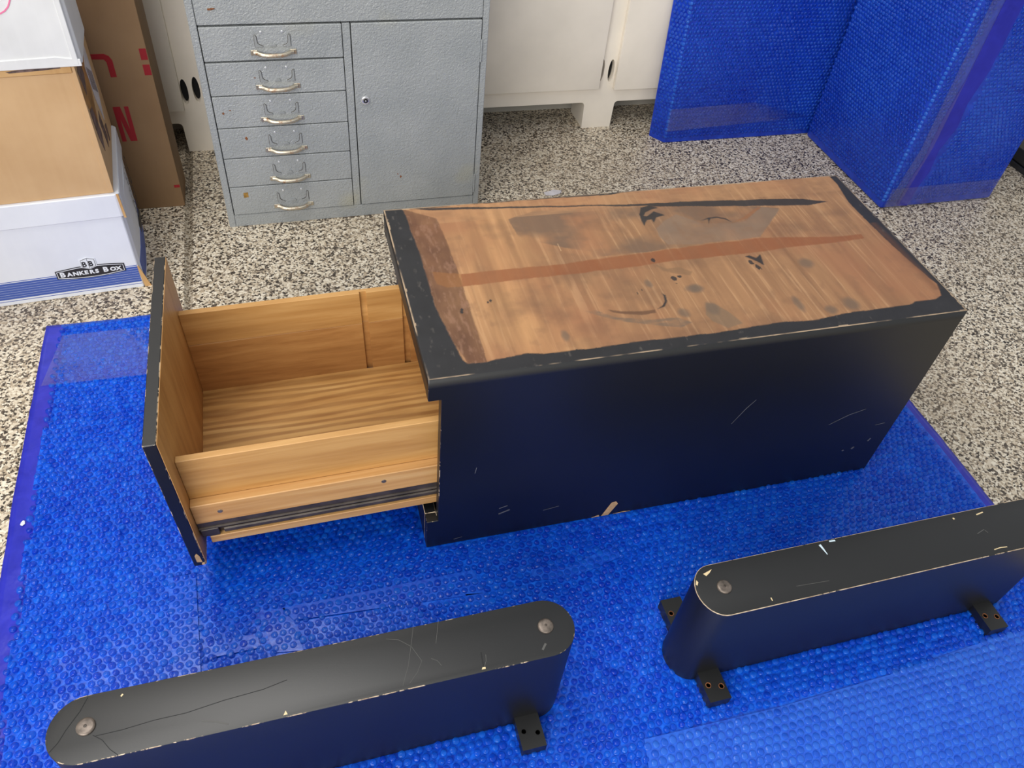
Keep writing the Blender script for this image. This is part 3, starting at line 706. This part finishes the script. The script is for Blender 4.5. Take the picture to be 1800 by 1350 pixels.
# ------------------------------------------------------------------ desk pedestal with its open drawer
BZ = 0.0016
ped = thing('desk_pedestal', 'black-painted wooden desk pedestal with bare worn top and one deep drawer pulled open', 'pedestal', (PX, PY, BZ), PYAW)
PLn, PWd, PHt, PT = 0.925, 0.425, 0.4365, 0.4170
FEAT = {
    'ply':[(0.034,0.4244),(0.0381,0.355),(0.0403,0.2976),(0.041,0.2198),(0.0405,0.1566),(0.046,0.113),(0.0512,0.0712),(0.0563,0.0312),(0.0624,0.0225),(0.0868,0.022),(0.1096,0.0257),(0.1525,0.0299),(0.1789,0.0233),(0.2219,0.0237),(0.2712,0.0231),(0.3314,0.025),(0.3575,0.0235),(0.4591,0.0221),(0.5815,0.0275),(0.6327,0.0234),(0.7187,0.0295),(0.7396,0.0293),(0.8341,0.0316),(0.8451,0.037),(0.8861,0.0376),(0.9024,0.0447),(0.9152,0.0725),(0.9071,0.1202),(0.902,0.1804),(0.8964,0.25),(0.8952,0.2922),(0.8976,0.342),(0.9079,0.3929),(0.9071,0.4268),(0.7167,0.4271),(0.521,0.4262),(0.4294,0.4192),(0.2514,0.4214),(0.1156,0.422)],
    'strip':[(0.034,0.4244),(0.0886,0.386),(0.0906,0.3475),(0.0923,0.2797),(0.093,0.2116),(0.0926,0.1437),(0.0923,0.0803),(0.0909,0.0221),(0.0624,0.0225),(0.0512,0.0712),(0.046,0.113),(0.0405,0.1566),(0.041,0.2198),(0.0403,0.2976),(0.0381,0.355)],
    'glue':[(0.0965,0.2276),(0.2815,0.2285),(0.5003,0.2408),(0.5163,0.2428),(0.6627,0.2461),(0.8052,0.23),(0.8599,0.2301),(0.8587,0.2177),(0.7949,0.2129),(0.7192,0.2129),(0.6067,0.208),(0.5005,0.2072),(0.4315,0.2058),(0.3835,0.2014),(0.1904,0.1987),(0.0924,0.1954)],
    'glueL':[(0.0512,0.2418),(0.0965,0.2276),(0.0924,0.1954),(0.0688,0.1959),(0.0536,0.2085)],
    'line':[(0.044,0.4259),(0.2131,0.4071),(0.3826,0.3896),(0.4884,0.3808),(0.56,0.3779),(0.5035,0.3831),(0.6123,0.3735),(0.7238,0.3631),(0.8073,0.3552),(0.8542,0.3382),(0.8062,0.3321),(0.7132,0.3427),(0.6043,0.3562),(0.4976,0.3687),(0.4855,0.3733),(0.3815,0.3862),(0.2118,0.402),(0.081,0.414)],
    'grey':[(0.2133,0.3686),(0.2184,0.313),(0.2488,0.2926),(0.2916,0.2706),(0.3327,0.254),(0.332,0.2376),(0.4247,0.2382),(0.5009,0.2423),(0.5168,0.2438),(0.6628,0.2534),(0.7424,0.3314),(0.7047,0.3414),(0.6038,0.355),(0.4972,0.3676),(0.4846,0.3711),(0.4149,0.3793),(0.2768,0.3886)],
    'grey2':[(0.4757,0.3024),(0.498,0.3231),(0.5302,0.339),(0.5667,0.3054),(0.6274,0.2969),(0.6557,0.3011),(0.7077,0.3399),(0.7427,0.3288),(0.6578,0.2489),(0.54,0.2468),(0.4759,0.2525),(0.4702,0.2799)],
    'blob1':[(0.4688,0.3701),(0.4881,0.3738),(0.5047,0.364),(0.4879,0.3604),(0.473,0.355),(0.4652,0.343),(0.4712,0.341),(0.4907,0.3547),(0.4979,0.3475),(0.5071,0.3389),(0.4876,0.3346),(0.4778,0.3199),(0.4769,0.3301),(0.4678,0.3293),(0.456,0.3123),(0.4564,0.3289),(0.4587,0.3508)],
    'star':[(0.6012,0.2004),(0.6108,0.2019),(0.6212,0.193),(0.6335,0.2022),(0.6258,0.1705),(0.6183,0.1825),(0.6086,0.1927)],
    'cres2':[(0.5662,0.3128),(0.5865,0.3205),(0.6051,0.3212),(0.6201,0.3142),(0.6269,0.3002),(0.6162,0.3115),(0.6033,0.3174),(0.5908,0.3175),(0.5833,0.308),(0.5779,0.2991),(0.5848,0.3167)],
    'mid':[(0.6264,0.3003),(0.6565,0.3133),(0.7001,0.341),(0.7066,0.338),(0.662,0.3084)],
    'hook':[(0.4121,0.1284),(0.4175,0.1217),(0.4157,0.1076),(0.4044,0.0949),(0.3893,0.0906),(0.4014,0.0973),(0.4114,0.1083),(0.4134,0.1196)],
    'arc':[(0.3092,0.1038),(0.3321,0.0955),(0.3594,0.0918),(0.3869,0.091),(0.3852,0.0838),(0.3586,0.083),(0.332,0.0882),(0.3143,0.0966)],
    'smear':[(0.27,0.1058),(0.2888,0.1046),(0.3148,0.0837),(0.3737,0.0684),(0.4152,0.0669),(0.4355,0.0525),(0.4099,0.0423),(0.3738,0.0556),(0.3279,0.0706),(0.2954,0.0869)],
    'big':[(0.4774,0.0945),(0.4911,0.0884),(0.5065,0.063),(0.5173,0.0352),(0.4874,0.0292),(0.4681,0.0508),(0.4644,0.0662)],
    'vein':[(0.4298,0.2047),(0.4487,0.1877),(0.4723,0.1876),(0.4895,0.1726),(0.4815,0.1652),(0.4586,0.1722),(0.4363,0.1861)],
}
DK = [[0.6054, 0.1815, 0.0042, 0.006], [0.6109, 0.1681, 0.0032, 0.0082], [0.6151, 0.1639, 0.0014, 0.0052], [0.4494, 0.1616, 0.0049, 0.0062], [0.4614, 0.1649, 0.0036, 0.0035], [0.4324, 0.215, 0.0041, 0.0058], [0.1237, 0.152, 0.0019, 0.0026], [0.1289, 0.1549, 0.0022, 0.003], [0.4483, 0.1482, 0.0018, 0.0021], [0.0785, 0.1381, 0.0024, 0.0064], [0.3827, 0.141, 0.0013, 0.002], [0.3727, 0.1347, 0.0013, 0.0024]]
GY = [[0.7056, 0.1645, 0.0154, 0.0153], [0.4775, 0.1302, 0.0132, 0.0129], [0.4005, 0.1548, 0.0074, 0.0108], [0.6343, 0.065, 0.008, 0.0223], [0.7267, 0.05, 0.0163, 0.0188], [0.4297, 0.0757, 0.0114, 0.0114], [0.4823, 0.0784, 0.0129, 0.0174], [0.2226, 0.0565, 0.0071, 0.0137], [0.4705, 0.131, 0.0158, 0.0102], [0.6835, 0.0414, 0.012, 0.0122]]
def paint_top(x, y):
    L3 = lambda c: np.array(lin(c))
    jx = x + 0.0035 * (fbm(x * 90, y * 90, 41, 3) - 0.5); jy = y + 0.0045 * (fbm(x * 90 + 9, y * 90, 43, 3) - 0.5)
    n1 = fbm(x * 70, y * 5, 1, 4); n2 = fbm(x * 9, y * 7, 2, 4); n3 = fbm(x * 240, y * 8, 4, 3)
    # bare plywood: grain runs front to back
    col = L3((126, 90, 62)) * (1 - n1[:, None]) + L3((176, 132, 92)) * n1[:, None]
    k = np.clip((n3 - 0.60) * 2.2, 0, 0.28)[:, None]; col = col * (1 - k) + L3((214, 172, 128)) * k
    # paler at the drawer end, redder in the middle
    k = (np.clip(1 - np.abs(x - 0.16) / 0.11, 0, 1) * 0.7)[:, None]; col = col * (1 - k) + (L3((192, 144, 96)) * (0.5 + 0.9 * n1[:, None])) * k
    k = np.clip((n2 - 0.42) * 2.2, 0, 0.6)[:, None]; col = col * (1 - k) + L3((156, 104, 72)) * k
    def put(mask, c, a):
        nonlocal col
        w = (mask * a)[:, None]; col = col * (1 - w) + (L3(c) if isinstance(c, tuple) else c) * w
    lx = x + 0.005 * (fbm(x * 28, y * 28, 45, 2) - 0.5); ly = y + 0.006 * (fbm(x * 28 + 7, y * 28, 47, 2) - 0.5)
    def P(n):
        w = 0.0
        for ox, oy in ((0, 0), (0.001, 0), (-0.001, 0), (0, 0.001), (0, -0.001)): w = w + inpoly(lx * 0.6 + jx * 0.4 + ox, ly * 0.6 + jy * 0.4 + oy, FEAT[n])
        return w / 5.0
    put(P('grey'), (112, 88, 70), 0.9 * np.clip(3 * (fbm(x * 14, y * 20, 77, 4) - 0.28), 0, 1)); put(P('grey2'), (130, 108, 90), 0.75 * np.clip(0.4 + fbm(x * 20, y * 30, 78, 4), 0, 1))
    put((y > 0.372) & (x > 0.05), (176, 132, 92), 0.6 * np.clip(fbm(x * 30, y * 120, 8, 3) * 1.5, 0, 1))
    mot = np.clip((fbm(x * 11 + 3, y * 15, 101, 5) - 0.50) * 3.2, 0, 1); put(mot, (108, 78, 58), 0.6)
    mot = np.clip((fbm(x * 60, y * 40, 111, 4) - 0.60) * 5, 0, 1); put(mot, (126, 92, 66), 0.35)
    put(P('smear'), (110, 92, 76), 0.8 * np.clip(fbm(x * 60, y * 200, 12, 3) * 1.6, 0, 1)); put(P('big'), (122, 100, 78), 0.75); put(P('mid'), (140, 92, 58), 0.7)
    vn = P('vein'); put(vn, (120, 92, 66), 0.55)
    for cx_, cy_, rx, ry in GY: 
        d = ((jx - cx_) / rx) ** 2 + ((jy - cy_) / ry) ** 2
        put(np.clip(1.25 - d, 0, 1), (104, 88, 74), 0.72)
    put(P('strip'), (82, 50, 34), 0.92 * np.clip(0.65 + 0.7 * (fbm(x * 30, y * 16, 15, 4) - 0.4), 0, 1))
    put(P('strip') * np.clip((fbm(x * 200, y * 60, 16, 4) - 0.55) * 6, 0, 1), (150, 112, 90), 0.5)
    gl_ = P('glue'); put(gl_, (134, 74, 38), 0.85 * np.clip(0.75 + 0.5 * (n1 - 0.4), 0, 1)); put(P('glueL'), (150, 96, 46), 0.45)
    put(P('arc'), (96, 66, 46), 0.85)
    # pale scratches along the grain
    s = vnoise(x * 420, y * 3 + 3 * vnoise(x * 40, y * 2, 51), 52); put((s > 0.988) * (gl_ == 0), (226, 192, 148), 0.4)
    blk = L3((34, 34, 37)) * (0.75 + 0.6 * fbm(x * 40, y * 40, 61, 3)[:, None])
    for nme in ('line', 'blob1', 'star', 'cres2', 'hook'): put(P(nme), blk, 0.95)
    for cx_, cy_, rx, ry in DK: put((((jx - cx_) / rx) ** 2 + ((jy - cy_) / ry) ** 2 < 1).astype(float), blk, 0.9)
    out = 1 - P('ply')
    put(out, blk, 1.0)
    # brown bleed at the right-hand border and scuffs in the black
    b = np.clip(1 - np.abs(x - (0.900 + 0.010 * n2)) / 0.012, 0, 1) * (y < 0.26) * (y > 0.06); put(b, (104, 66, 42), 0.5)
    sc = np.clip((fbm(x * 150, y * 60, 71, 4) - 0.72) * 8, 0, 1) * out; put(sc, (104, 98, 92), 0.4)
    # worn outer arris
    e = np.minimum(np.minimum(x, PLn - x), np.minimum(y, PWd - y))
    we = (e < 0.0012 + 0.0026 * fbm(x * 50, y * 50, 81, 3)) * np.clip((fbm(x * 24, y * 24, 82, 4) - 0.30) * 3.5, 0, 1); put(we, (184, 160, 132), 0.85)
    return col
STEP = 0.0015
NX, NY = int(PLn / STEP) + 1, int(PWd / STEP) + 1
gx, gy = np.meshgrid(np.linspace(0, PLn, NX), np.linspace(0, PWd, NY))
xf, yf = gx.ravel(), gy.ravel()
top = np.stack([xf, yf, np.full(xf.shape, PHt)], -1)
idx = np.arange(NX * NY).reshape(NY, NX)
Qs = np.stack([idx[:-1, :-1], idx[:-1, 1:], idx[1:, 1:], idx[1:, :-1]], -1).reshape(-1, 4)
ring = np.concatenate([idx[0, :-1], idx[:-1, -1], idx[-1, :0:-1], idx[:0:-1, 0]])
lowr = top[ring].copy(); lowr[:, 2] = PT
n0 = len(top); m_ = len(ring); j = np.arange(m_); jn = (j + 1) % m_
side = np.stack([ring[j], n0 + j, n0 + jn, ring[jn]], -1)
me = arrays_mesh('top_panel', np.concatenate([top, lowr]), np.concatenate([Qs, side]))
colr = paint_top(xf, yf)
full = np.ones((n0 + m_, 4), np.float32); full[:n0, :3] = colr; full[n0:, :3] = lin((24, 25, 28))
at = me.attributes.new('paint', 'FLOAT_COLOR', 'POINT'); at.data.foreach_set('color', full.ravel())
def m_top():
    t = NT('worn_plywood_top'); t.set(Roughness=0.46)
    a = t.n('ShaderNodeAttribute'); a.attribute_name = 'paint'; t.base(a.outputs['Color'])
    t.bump(t.noise(t.coord((220, 24, 1)), 1.0, 4), 0.18, 0.0006); return t.m
M_top = m_top()
tp = link(me, 'top_panel', [M_top, M_black], ped)
mi = np.concatenate([np.zeros(len(Qs)), np.ones(len(side))]).astype(np.int32)
if len(me.polygons) == len(mi): me.polygons.foreach_set('material_index', mi)
tp['label'] = 'bare stained plywood top with black painted border'

AP, TOE, OV = 0.3905, 0.0795, 0.0200     # apron underside, toe top, front overhang
prof = [(0, 0), (PLn, 0), (PLn, PT), (0, PT), (0, AP), (OV, AP), (OV, TOE), (0, TOE)]
lowedge = lambda e: min(v.co.z for v in e.verts) < PT - 0.001
sp_n = prism('side_panel', prof, 'y', 0.0, 0.0190, [M_black, M_wear], ped, b=0.0009, edge=True, only=lowedge)
prism('side_panel', prof, 'y', 0.4060, 0.4250, [M_black, M_wear], ped, b=0.0009, edge=True, only=lowedge)
box('front_apron', 0.0005, OV, 0.0192, 0.4058, AP, PT - 0.0003, [M_black, M_wear], ped, b=0.0009, edge=True)
box('toe_rail', 0.0, 0.0200, 0.0192, 0.4058, 0.0, TOE, [M_black, M_wear2], ped, b=0.0011, edge=True)
box('back_panel', PLn - 0.019, PLn - 0.0002, 0.0192, 0.4058, 0.0, PT - 0.0003, M_black, ped, b=0)
for xa, za, xb, zb in ((0.330, 0.003, 0.352, 0.040),):
    prism('paint_chip', [(0.338, 0.001), (0.352, 0.001), (0.366, 0.034), (0.361, 0.042), (0.352, 0.040)], 'y', -0.0004, 0.0004, M_chip, ped)
    prism('paint_chip', [(0.318, 0.0008), (0.334, 0.0008), (0.332, 0.006), (0.324, 0.003)], 'y', -0.0004, 0.0004, M_chip, ped)
    prism('paint_chip', [(0.362, 0.0008), (0.398, 0.0008), (0.385, 0.0035)], 'y', -0.0004, 0.0004, M_chip, ped)
M_scr = m_plain('pale_scratch', (92, 94, 102), 0.6)
for pts_, w in (([(0.545, 0.225), (0.562, 0.262), (0.575, 0.282)], 0.0009), ([(0.765, 0.175), (0.800, 0.196), (0.832, 0.206)], 0.0012), ([(0.856, 0.082), (0.860, 0.088)], 0.004),
               ([(0.836, 0.080), (0.838, 0.083)], 0.004), ([(0.886, 0.100), (0.889, 0.108)], 0.003), ([(0.050, 0.012), (0.065, 0.015)], 0.0010), ([(0.215, 0.055), (0.245, 0.060)], 0.0007),
               ([(0.13, 0.085), (0.145, 0.090)], 0.0016), ([(0.13, 0.068), (0.15, 0.076)], 0.003), ([(0.08, 0.20), (0.082, 0.215)], 0.001), ([(0.88, 0.150), (0.90, 0.152)], 0.0008)):
    stroke('scratch', pts_, [w * 0.3] + [w] * (len(pts_) - 2) + [w * 0.4] if len(pts_) > 2 else w, 0.0003, M_scr, ped, 'y', -0.0003)

# drawer: box bottom is the part, the rest hang from it; it droops a little when pulled out
dw = prism('drawer', [(-0.383, 0.055), (0.17, 0.055), (0.17, 0.370), (-0.383, 0.370)], 'z', 0.1000, 0.1060, M_oak, ped)
dw.location = (OV, 0, 0); dw.rotation_euler = (0, math.radians(-1.5), 0)
FX0, FX1 = -0.4025, -0.3832
FZ0, FZ1 = 0.0775, 0.3885
df = box('drawer_front', FX0, FX1 - 0.0008, 0.001, 0.424, FZ0, FZ1, [M_black, M_wear], dw, b=0.0012, edge=True)
box('drawer_front_inner_face', FX1 - 0.0012, FX1, 0.0022, 0.4228, FZ0 + 0.0012, FZ1 - 0.0012, M_front_in, dw, b=0)
prism('paint_chip', [(-0.3960, FZ0 + 0.012), (-0.3880, FZ0 + 0.010), (-0.3890, FZ0 + 0.028), (-0.3920, FZ0 + 0.036), (-0.3960, FZ0 + 0.030)], 'y', 0.0004, 0.0012, M_chip, dw)
prism('paint_chip', [(-0.3900, FZ0 + 0.002), (-0.3850, FZ0 + 0.002), (-0.3855, FZ0 + 0.008), (-0.3895, FZ0 + 0.007)], 'y', 0.0004, 0.0012, M_chip, dw)
DT = 0.2960
box('drawer_side', -0.383, 0.170, 0.0430, 0.0550, 0.1000, DT, M_drawer, dw, b=0.0010)
gr = [(-0.069, -0.057), (0.008, 0.020)]
def far_board(z0, z1, mat):
    o_ = [(-0.383, 0.382), (-0.383, 0.370)]
    for a, b in gr: o_ += [(a, 0.370), (a, 0.3755), (b, 0.3755), (b, 0.370)]
    o_ += [(0.170, 0.370), (0.170, 0.382)]
    prism('drawer_side', o_, 'z', z0, z1, mat, dw, b=0.0006)
far_board(0.1000, 0.2262, M_drawer2); far_board(0.2266, 0.3010, M_drawer)
box('drawer_back', 0.158, 0.170, 0.0552, 0.3698, 0.1062, 0.28, M_drawer2, dw, b=0)
for s in (0, 1):
    mir = (lambda y: y) if s == 0 else (lambda y: 0.425 - y)
    def yb(a, b): return (a, b) if s == 0 else (mir(b), mir(a))
    a, b = yb(0.0260, 0.0428); box('runner_rail', -0.3828, 0.16, a, b, 0.1565, 0.2035, M_rail, dw, b=0.0012)
    a, b = yb(0.0265, 0.0428); box('lower_strip', -0.3700, 0.16, a, b, 0.0985, 0.1160, M_rail, dw, b=0.0010)
    a, b = yb(0.0345, 0.0428); sl = box('drawer_slide', -0.3828, 0.16, a, b, 0.1165, 0.1562, M_slide, dw, b=0)
    P2 = [(0.0345, 0.1560), (0.0275, 0.1555), (0.0275, 0.1545), (0.0285, 0.1420), (0.0260, 0.1405), (0.0260, 0.1390), (0.0345, 0.1390)]
    prism('slide_channel', [(mir(y), z) for y, z in P2], 'x', -0.3825, 0.15, M_slide, sl)
    P3 = [(0.0345, 0.1320), (0.0285, 0.1330), (0.0262, 0.1310), (0.0262, 0.1250), (0.0285, 0.1228), (0.0300, 0.1180), (0.0345, 0.1180)]
    prism('slide_channel', [(mir(y), z) for y, z in P3], 'x', -0.3450, 0.15, M_slide, sl)
    a, b = yb(0.0262, 0.0340); box('slide_stop', -0.3810, -0.3530, a, b, 0.1180, 0.1370, M_slide, sl, b=0.001)
for sx_, sz_ in ((-0.3415, 0.1815), (-0.0825, 0.1850)): dome('screw', (sx_, 0.0262, sz_), 0.0042, 0.0010, M_steel, dw, '-y', 16)

# ------------------------------------------------------------------ the two sled legs, lying with their glides up
def stadium(x0, x1, y0, y1, n=14, k=1.0):
    r = (y1 - y0) / 2; cy_ = (y0 + y1) / 2; o_ = []
    rx = r * k
    for i in range(n + 1):
        a = -math.pi / 2 + math.pi * i / n; o_.append((x1 - rx + rx * math.cos(a), cy_ + r * math.sin(a)))
    for i in range(n + 1):
        a = math.pi / 2 + math.pi * i / n; o_.append((x0 + rx + rx * math.cos(a), cy_ + r * math.sin(a)))
    return o_
LH = 0.2185
def leg(label, x0, x1, glides, blocks, edgemat, marks, k=1.0):
    cx_ = (x0 + x1) / 2; cy_ = 0.4708
    t = thing('sled_base', label, 'desk base', (cx_, cy_, 0.0016), 0, 'pair of black sled legs')
    W2 = 0.0424; L2 = (x1 - x0) / 2
    topz = lambda e: min(v.co.z for v in e.verts) > LH - 0.004
    prism('leg_body', stadium(-L2, L2, -W2, W2, 16, k), 'z', 0.0, LH, [M_black, edgemat], t, b=0.0010, seg=2, edge=True, smooth=True, only=topz)
    for gx_ in glides:
        gx_ -= cx_
        gl = dome('glide', (gx_, 0.002, LH), 0.0112, 0.0034, M_steel, t, 'z', 24)
        dome('glide_pin', (gx_, 0.002, LH + 0.0033), 0.0020, 0.0006, M_slide, gl, 'z', 10)
    for bx_, sgn, hm in blocks:
        bx_ -= cx_
        ya, yb_ = (-W2 - 0.050, -W2 + 0.004) if sgn < 0 else (W2 - 0.004, W2 + 0.050)
        yc = (ya + yb_) / 2 - 0.002
        hs = [ellipse(bx_ - 0.010, yc + 0.002, 0.0044, 0.0044, 12), ellipse(bx_ + 0.0105, yc - 0.004, 0.0044, 0.0044, 12)]
        bl = prism('mounting_block', [(bx_ - 0.0188, ya), (bx_ + 0.0188, ya), (bx_ + 0.0188, yb_), (bx_ - 0.0188, yb_)], 'z', 0.0, 0.0235, [M_black, M_wear], t, holes=hs)
        for h_ in hs:
            hx = sum(p[0] for p in h_) / len(h_); hy = sum(p[1] for p in h_) / len(h_)
            ring_o = ellipse(hx, hy, 0.0048, 0.0048, 14); ring_i = ellipse(hx, hy, 0.0037, 0.0037, 14)
            prism('hole_rim', ring_o, 'z', 0.0230, 0.0239, M_rust if hm else M_wear, bl, holes=[ring_i])
            prism('hole_bottom', ellipse(hx, hy, 0.0043, 0.0043, 12), 'z', 0.002, 0.008, M_dark, bl)
    for kind, pts_, w, mt in marks:
        pts_ = [(a - cx_, b - cy_) for a, b in pts_]
        if kind == 's': stroke('scratch', pts_, w, 0.0003, mt, t, 'z', LH)
        else: prism('paint_chip', pts_, 'z', LH - 0.001, LH + 0.0004, mt, t)
    return t
M_crack = m_plain('dark_crack', (30, 31, 33), 0.8)
M_sgrey = m_plain('grey_scratch', (84, 84, 82), 0.6)
M_spale = m_plain('pale_bare_nick', (226, 204, 160), 0.6)
M_swhite = m_plain('white_scuff', (206, 226, 236), 0.6)
MARKS_L = [
    ('s', [(-0.3243, 0.5104), (-0.332, 0.494), (-0.3461, 0.4738), (-0.3535, 0.4603), (-0.362, 0.4511)], 0.0008, M_crack),
    ('s', [(-0.3114, 0.4587), (-0.2811, 0.4591), (-0.245, 0.4622), (-0.2081, 0.4624), (-0.1627, 0.4679), (-0.1142, 0.471), (-0.0841, 0.4767)], 0.0007, M_crack),
    ('s', [(-0.315, 0.4605), (-0.3038, 0.4521), (-0.2941, 0.4383), (-0.2848, 0.4295)], 0.0007, M_crack),
    ('s', [(-0.1895, 0.4479), (-0.1727, 0.4429), (-0.1579, 0.4363)], 0.0015, M_sgrey),
    ('s', [(-0.2853, 0.5022), (-0.2832, 0.5048)], 0.002, M_spale),
    ('s', [(0.0886, 0.514), (0.0793, 0.4832), (0.0719, 0.4599), (0.06, 0.4341)], 0.0005, M_sgrey),
    ('s', [(0.0493, 0.5036), (0.0658, 0.4984), (0.0807, 0.4851), (0.0905, 0.4623), (0.0825, 0.4485), (0.0697, 0.4361)], 0.0005, M_sgrey),
    ('s', [(0.1239, 0.5144), (0.1186, 0.4975), (0.1139, 0.4821)], 0.0005, M_sgrey),
    ('s', [(0.1035, 0.4627), (0.1111, 0.4575), (0.1149, 0.4498)], 0.0005, M_sgrey),
    ('s', [(0.1709, 0.4561), (0.1702, 0.446), (0.1696, 0.4348)], 0.0016, M_crack),
    ('s', [(0.1764, 0.4514), (0.1747, 0.4427), (0.1704, 0.4346)], 0.0006, M_sgrey),
    ('c', [(0.1661, 0.4322), (0.1716, 0.4321), (0.1718, 0.4347), (0.168, 0.4352)], 0, M_spale),
    ('c', [(-0.0918, 0.4315), (-0.0866, 0.4317), (-0.0887, 0.4369)], 0, M_spale),
    ('s', [(0.2543, 0.4403), (0.2612, 0.4481)], 0.003, M_sgrey),
]
MARKS_R = [
    ('s', [(0.7331, 0.5074), (0.7345, 0.5), (0.7361, 0.4887)], [0.004, 0.003, 0.001], M_swhite),
    ('s', [(0.7519, 0.5097), (0.7623, 0.509)], 0.0025, M_swhite),
    ('c', [(0.5265, 0.5001), (0.5428, 0.5046), (0.5369, 0.4997), (0.5297, 0.4957)], 0, M_spale),
    ('c', [(0.5114, 0.4925), (0.513, 0.4885), (0.5095, 0.4839), (0.5077, 0.4861)], 0, M_spale),
    ('s', [(0.6582, 0.4496), (0.685, 0.4483), (0.7136, 0.4467)], 0.0006, M_sgrey),
    ('s', [(1.0301, 0.502), (1.0447, 0.5041)], 0.002, M_spale),
    ('s', [(1.0063, 0.4692), (1.0228, 0.4739), (1.0257, 0.4671)], 0.0012, M_sgrey),
    ('s', [(0.9856, 0.5051), (0.9855, 0.5021)], 0.003, M_spale),
    ('s', [(0.6102, 0.441), (0.6101, 0.436)], 0.0015, M_spale),
    ('s', [(1.014, 0.437), (1.0274, 0.4381), (1.039, 0.4368)], 0.0014, M_spale),
]

leg('black rounded-end leg with cracked grey-black top lying across the lower left front', -0.3685, 0.3095, (-0.3235, 0.2685), ((0.2465, -1, False), (-0.305, -1, False), (-0.305, 1, False)), M_wear, MARKS_L)
leg('black rounded-end leg with chipped pale rim, running off the right edge', 0.5030, 1.1780, (0.5485, 1.1330), ((0.557, -1, True), (1.103, -1, True), (0.5480, 1, True), (1.103, 1, True)), M_wear2, MARKS_R, 0.85)

# ------------------------------------------------------------------ small scraps
tag(prism('paper_scrap', [(-0.529, 0.963), (-0.525, 0.960), (-0.521, 0.964), (-0.522, 0.970), (-0.525, 0.972), (-0.528, 0.968)], 'z', 0.004, 0.0055, M_wbox, b=0.0004),
    'tiny white paper scrap near the left margin of the bubble wrap sheet', 'scrap')
tag(prism('tape_scrap', [(0.715, 1.842), (0.735, 1.838), (0.760, 1.846), (0.768, 1.858), (0.745, 1.866), (0.728, 1.860), (0.712, 1.856)], 'z', 0.0, 0.004, M_label, b=0.0012),
    'crumpled pale tape scrap on the floor behind the pedestal', 'scrap')
